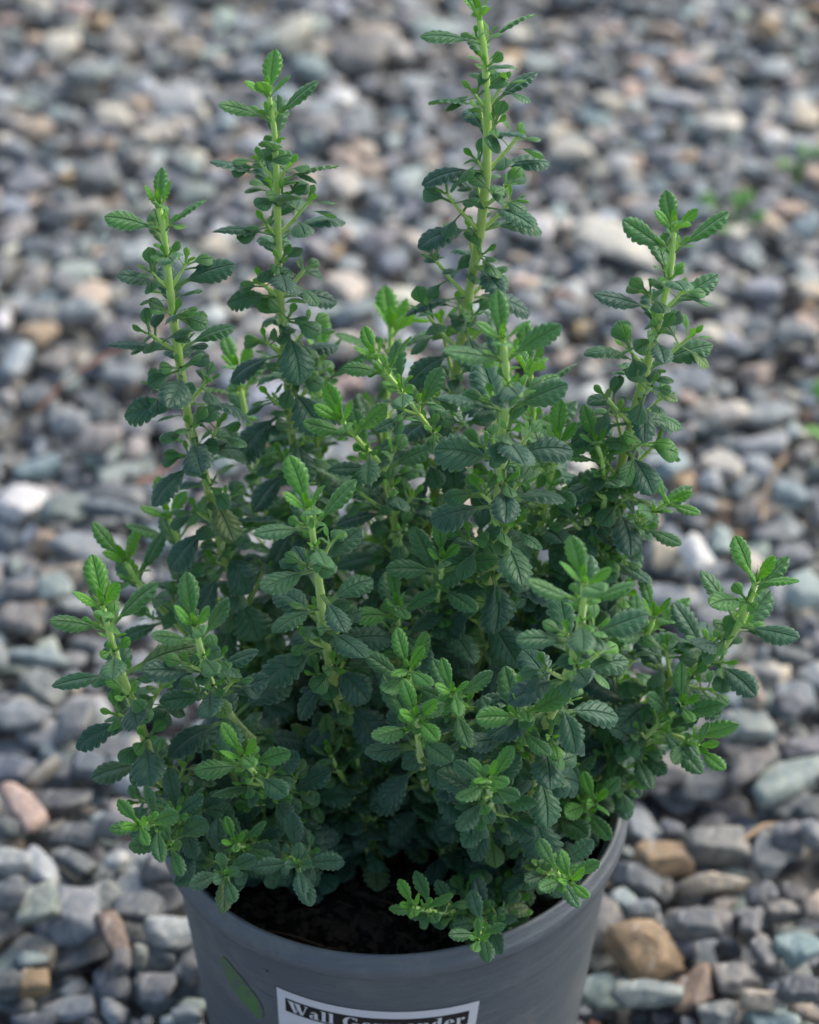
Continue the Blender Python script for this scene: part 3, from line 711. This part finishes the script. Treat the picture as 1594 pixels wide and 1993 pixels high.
# shorter stems crowding the middle of the pot
cnt = 0
for k in range(22):
    a = rs.uniform(0, 6.283); r = .052*math.sqrt(rs.uniform(0, 1)); x, y = r*math.sin(a), -r*math.cos(a)
    if y < -.022 and abs(x+.005) < .036: y = -.022+rs.uniform(0, .02)          # bare soil in front
    h = rs.uniform(.020, .075)*(1.15 if y > 0 else .75); lean = rs.uniform(.15, .6)
    base = np.array([x, y, SOIL_Z-.001]); out = norm(np.array([x*1.3+rs.normal()*.01, y*.9+rs.normal()*.01, 1e-4]))
    tip = base+out*h*lean+np.array([0, 0, h]); mid = base+out*h*lean*.35+np.array([rs.normal()*.002, rs.normal()*.002, h*.5])
    shoot(herb, [base, mid, tip], rs, rad=.0010, phase=rs.uniform(0, 1.5), vig=rs.uniform(.85, 1.02), ax=.7, density=.75, bright=.45, basebare=.05); cnt += 1
# low leafy skirt: short leaning shoots round the rim side
for k, (px_, py_) in enumerate([(620, 1600), (700, 1590), (770, 1600), (860, 1640), (920, 1660), (560, 1560), (480, 1570), (1040, 1590), (1090, 1620), (1130, 1500), (640, 1520), (740, 1530), (960, 1610)]):
    base = inward(on_plane(px_, py_-25, SOIL_Z-.001)); tip = base+np.array([rs.normal()*.008, -.010+rs.normal()*.004, rs.uniform(.014, .026)])
    shoot(herb, [base, (base+tip)/2+np.array([0, .001, .003]), tip], rs, rad=.0009, phase=rs.uniform(0, 1.5), vig=.95, ax=.4, density=.4, bright=.2, basebare=.0, zb=.35)
# withered orange leaves at the foot of the stems
for (px_, py_, d_) in ((925, 1345, .97), (875, 1335, .975), (760, 1340, .98), (880, 1420, .95), (700, 1350, .98), (905, 1440, .96)):
    fo = Foliage(); p = at(px_, py_, d_); fo.add(p, norm(rs.normal(size=3)), norm(rs.normal(size=3)), .008, .004, 0, 4, .2, 1.2, .5, rs)
    v, f, y, uv = fo.arrays(); wo = link('withered_leaf', mesh_np('withered_leaf', v, f, M_DEAD, young=y, uv=uv), herb)
    wo.matrix_parent_inverse = HERB_INV; wo['label'] = 'withered orange leaf'
# crumbs of compost and bark (part of the soil)
CV, CF, o = [], [], 0
for k in range(2300):
    a = rs.uniform(0, 6.283); r = .0640*math.sqrt(rs.random()); x, y, _ = pot_xy(r, a, 0); q = rs.uniform(.0005, .0022)*(1 if rs.random() < .93 else 1.9)
    D, f = ICO[1]; v = D*q*np.array([1, rs.uniform(.4, 1), rs.uniform(.35, .8)])*(1+.25*rs.normal(size=(len(D), 1))); v = v@rotm((0, 0, 1), rs.uniform(0, 6))
    CV.append(v+np.array([x, y, SOIL_Z+.0003])); CF.append(f+o); o += len(v)
link('soil_crumbs', mesh_np('soil_crumbs', np.concatenate(CV), np.concatenate(CF), M_CRUMB, smooth=False), soil)['kind'] = 'stuff'
# fibres lying on the soil (part of the soil)
V, F = np.zeros((0, 3)), np.zeros((0, 4), dtype=np.int32)
for k in range(46):
    a = rs.uniform(-2.4, 2.4); r = rs.uniform(.02, .060); x, y, _ = pot_xy(r, a, 0); th = rs.uniform(0, 6.28); L = rs.uniform(.003, .011)
    p0 = np.array([x, y, SOIL_Z+.0012]); e = np.array([math.cos(th), math.sin(th), 0])*L
    if np.linalg.norm((p0+e)[:2]) > .061: e = -e
    if k == 0: p0 = np.array([-.040, -.0475, H-.010]); e = np.array([.020, -.010, .003])
    c = catmull([p0, p0+e*.5+np.array([0, 0, .001]), p0+e+np.array([0, 0, -.0003])], L/5)
    v, f = tube(c, np.full(len(c), rs.uniform(.00015, .0005)), 5); F = np.vstack([F, f+len(V)]); V = np.vstack([V, v])
link('soil_fibres', mesh_np('soil_fibres', V, F, M_FIBRE), soil)['kind'] = 'stuff'

# ------------------------------------------------------------------ which stones show largest in the picture
def bvh(V, F): return BVHTree.FromPolygons([tuple(x) for x in V.tolist()], [tuple(x) for x in F.tolist()])
PV = np.concatenate(ALL_BVH_V); off = np.cumsum([0]+[len(v) for v in ALL_BVH_V[:-1]])
PF = np.concatenate([f+o for f, o in zip(ALL_BVH_F, off)]); plantB = bvh(PV, PF)
V, F = lathe([(.0703, H), (.0684, H-.009), (.0545, 0)]); potB = bvh(V, F)
inview = []
for i, s in enumerate(stones):
    x, y, d = pix(s['pos'])
    if -90 < x < W0+90 and -90 < y < H0+90 and s['top'] > -.020: inview.append(i)
SV, SF, SI = [], [], []; o = 0
for i in inview:
    v, f = stone_mesh(stones[i], 1); v = v+np.array(stones[i]['pos']); SV.append(v); SF.append(f+o); SI.append(np.full(len(f), i)); o += len(v)
stB = bvh(np.concatenate(SV), np.concatenate(SF)); SI = np.concatenate(SI)
hits = {}
org = Vector(CAM.tolist())
for yy in range(4, int(H0), 9):
    for xx in range(4, int(W0), 9):
        dv = Vector(ray(xx, yy).tolist()).normalized()
        if potB.ray_cast(org, dv, 3)[0] is not None: continue
        h = stB.ray_cast(org, dv, 3)
        if h[0] is None: continue
        if plantB.ray_cast(org, dv, h[3])[0] is not None: continue
        hits.setdefault(int(SI[h[2]]), []).append((xx, yy))
order = sorted(hits, key=lambda i: -len(hits[i]))[:300]
print('stones hit', len(hits), 'of', len(inview), 'smallest kept', len(hits[order[-1]]))
single = set(order)
BV, BF, BC = [], [], []; o = 0
for i, s in enumerate(stones):
    if i in single: continue
    sub = 3 if i in hits else (2 if s['top'] > -.016 else 1)
    v, f = stone_mesh(s, sub); v = v+np.array(s['pos']); BV.append(v); BF.append(f+o); BC.append(np.tile(s['col'], (len(v), 1))); o += len(v)
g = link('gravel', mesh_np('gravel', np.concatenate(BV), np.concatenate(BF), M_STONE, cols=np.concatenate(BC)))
tag(g, 'bed of small mixed grey gravel spreading all round the pot', 'gravel', kind='stuff')
# --- a label for every single stone
def size_word(n): return 'large' if n > 75 else 'medium' if n > 42 else 'small'
def shape_word(s):
    a, b, c = sorted(s['S'])[::-1]
    return 'slender' if b/a < .5 else 'oblong' if b/a < .74 else 'chunky' if c/b > .6 else 'flat' if c/b < .47 else 'blocky'
def place_word(x, y):
    if y > 1500:
        if x < 200: return 'in the bottom left corner'
        if x < 480: return 'just left of the pot'
        if x > 1400: return 'in the bottom right corner'
        return 'just right of the pot'
    if y > 1000:
        if x < 130: return 'at the left edge beside the low shoots'
        if x < 480: return 'behind the low left shoots'
        if x > 1400: return 'at the right edge near the long right shoot'
        if x > 1000: return 'behind the long right shoot'
        return 'seen through the middle stems'
    if y > 520:
        if x < 220: return 'at the left edge beside the left stem'
        if x < 480: return 'behind the left stem'
        if x < 840: return 'between the second and the tallest stem'
        if x < 1130: return 'right of the tallest stem'
        if x < 1400: return 'behind the rightmost upright stem'
        return 'at the right edge below the weeds'
    if x < 240: return 'in the top left corner'
    if x < 500: return 'above the left stem'
    if x < 860: return 'near the top between the two tallest stems'
    if x < 1150: return 'near the top right of the tallest stem'
    if x < 1380: return 'above the rightmost upright stem'
    return 'in the top right corner by the weeds'
used = {}
cent = {i: np.mean(hits[i], axis=0) for i in order}
def dirw(dx, dy): return ('right of' if dx > 0 else 'left of') if abs(dx) > abs(dy) else ('below' if dy > 0 else 'above')
labels = {}
for i in order:
    s = stones[i]; x, y = cent[i]
    base = f"{size_word(len(hits[i]))} {WORDS[s['colname']]} {shape_word(s)} stone {place_word(x, y)}"
    labels.setdefault(base, []).append(i)
final = {}; taken = set(k for k, v in labels.items() if len(v) == 1)
for base, ids in labels.items():
    if len(ids) == 1: final[ids[0]] = base; continue
    for i in ids:
        x, y = cent[i]; near = sorted((j for j in order if j != i), key=lambda j: np.hypot(*(cent[j]-cent[i])))[:6]; lab_ = None
        for j in near:
            dx, dy = x-cent[j][0], y-cent[j][1]
            c = base.split(' stone ')[0]+f" stone {dirw(dx, dy)} a {WORDS[stones[j]['colname']]} {shape_word(stones[j])} one, "+place_word(x, y)
            if len(c.split()) > 16: c = ' '.join(base.split(' ')[1:]).split(' stone ')[0]+f" stone {dirw(dx, dy)} a {WORDS[stones[j]['colname']]} one, "+place_word(x, y)
            if len(c.split()) > 16: c = f"{WORDS[s['colname']] if False else WORDS[stones[i]['colname']]} stone {dirw(dx, dy)} a {WORDS[stones[j]['colname']]} one, "+place_word(x, y)
            if len(c.split()) > 16: c = c.split(',')[0]
            if c not in taken: lab_ = c; break
        if lab_ is None: lab_ = base
        taken.add(lab_); final[i] = lab_
for i in order:
    s = stones[i]; v, f = stone_mesh(s, 4 if s['r'] > .007 else 3)
    ob = link('gravel_stone', mesh_np('gravel_stone', v, f, M_STONE, cols=np.tile(s['col'], (len(v), 1))), loc=s['pos'])
    tag(ob, final[i], 'stone', 'loose gravel stones on the ground')

# ------------------------------------------------------------------ litter and weeds
def surf(px, py, lift=.001):
    P = on_plane(px, py, -.003); h = stB.ray_cast(Vector((P[0], P[1], .1)), Vector((0, 0, -1)))
    z = h[0].z if h[0] is not None else -.003
    return np.array([P[0], P[1], z+lift])
def stick(name, pts, r, mat, label, cat, group=None):
    Q = [surf(*p) for p in pts]; z = max(q[2] for q in Q)
    Q = [np.array([q[0], q[1], .5*q[2]+.5*z]) for q in Q]; o = Q[0].copy()
    c = catmull(Q, .004)-o; R = r*(1+.25*np.sin(np.arange(len(c))*.9)); R[0] *= .5; R[-1] *= .4
    v, f = tube(c, R, 7); tag(link(name, mesh_np(name, v, f, mat), loc=o.tolist()), label, cat, group)
stick('twig', [(62, 786), (130, 745), (190, 705), (255, 668)], .0008, M_BARK, 'long thin rusty brown twig lying on the gravel left of the left stem', 'twig', 'fallen twigs on the gravel')
stick('twig', [(265, 945), (300, 905), (345, 862)], .0011, M_BARK, 'short brown twig lying half hidden behind the leaves of the left stem', 'twig', 'fallen twigs on the gravel')
stick('twig', [(1500, 738), (1545, 765), (1600, 800)], .0012, M_BARK, 'reddish brown twig lying on the gravel at the right edge', 'twig', 'fallen twigs on the gravel')
stick('twig', [(1055, 582), (1090, 572), (1130, 560)], .0013, M_BARK, 'little brown twig lying right of the tallest stem', 'twig', 'fallen twigs on the gravel')
stick('grass_stalk', [(1482, 1010), (1492, 955), (1515, 905), (1530, 885)], .0010, M_STRAW, 'dry pinkish straw standing among the stones near the right edge', 'dry stalk', 'dry stalks on the gravel')
stick('grass_stalk', [(1440, 1640), (1490, 1600), (1545, 1572), (1565, 1560)], .0008, M_STRAW, 'thin dry straw below the big pale greenish stone on the right', 'dry stalk', 'dry stalks on the gravel')
def weed(px, py, leaves, L, label):
    o = surf(px, py, .0); root = tag(bpy.data.objects.new('weed_seedling', None), label, 'weed', 'green weeds sprouting in the gravel'); COL.objects.link(root); root.location = o.tolist()
    V, F = np.zeros((0, 3)), np.zeros((0, 4), dtype=np.int32); fo = Foliage()
    for (dx, dy, up) in leaves:
        e = np.array([dx, dy, up]); c = catmull([[0, 0, -.004], e*.5+np.array([0, 0, .002]), e], .002)
        v, f = tube(c, np.full(len(c), .0006), 5); F = np.vstack([F, f+len(V)]); V = np.vstack([V, v])
        d = norm(np.array([dx, dy, up*.3+.002])); nn = norm(np.array([0, -.35, 1.])); nn = norm(nn-d*(nn@d))
        fo.add(e, d, nn, L, L*.62, .8, 4, .12, .5, .3, rs)
    link('stem', mesh_np('weed_stem', V, F, M_WEED), root)
    v, f, y, uv = fo.arrays(); link('foliage', mesh_np('weed_foliage', v, f, M_WEED, young=y, uv=uv), root)
weed(1425, 415, [(-.006, .007, .009), (.003, .004, .010), (-.002, -.005, .007), (.005, -.002, .008), (.002, .008, .008)], .012, 'bright green weed seedling in the gravel at the upper right')
weed(1555, 345, [(-.004, -.002, .007), (.004, .003, .008), (.001, .005, .007)], .009, 'small green weed sprout farther back by the right edge')
weed(1640, 885, [(-.004, .008, .016), (-.005, -.004, .012), (.004, .002, .018), (-.003, .014, .012)], .016, 'dark green weed cut off by the right edge halfway up')
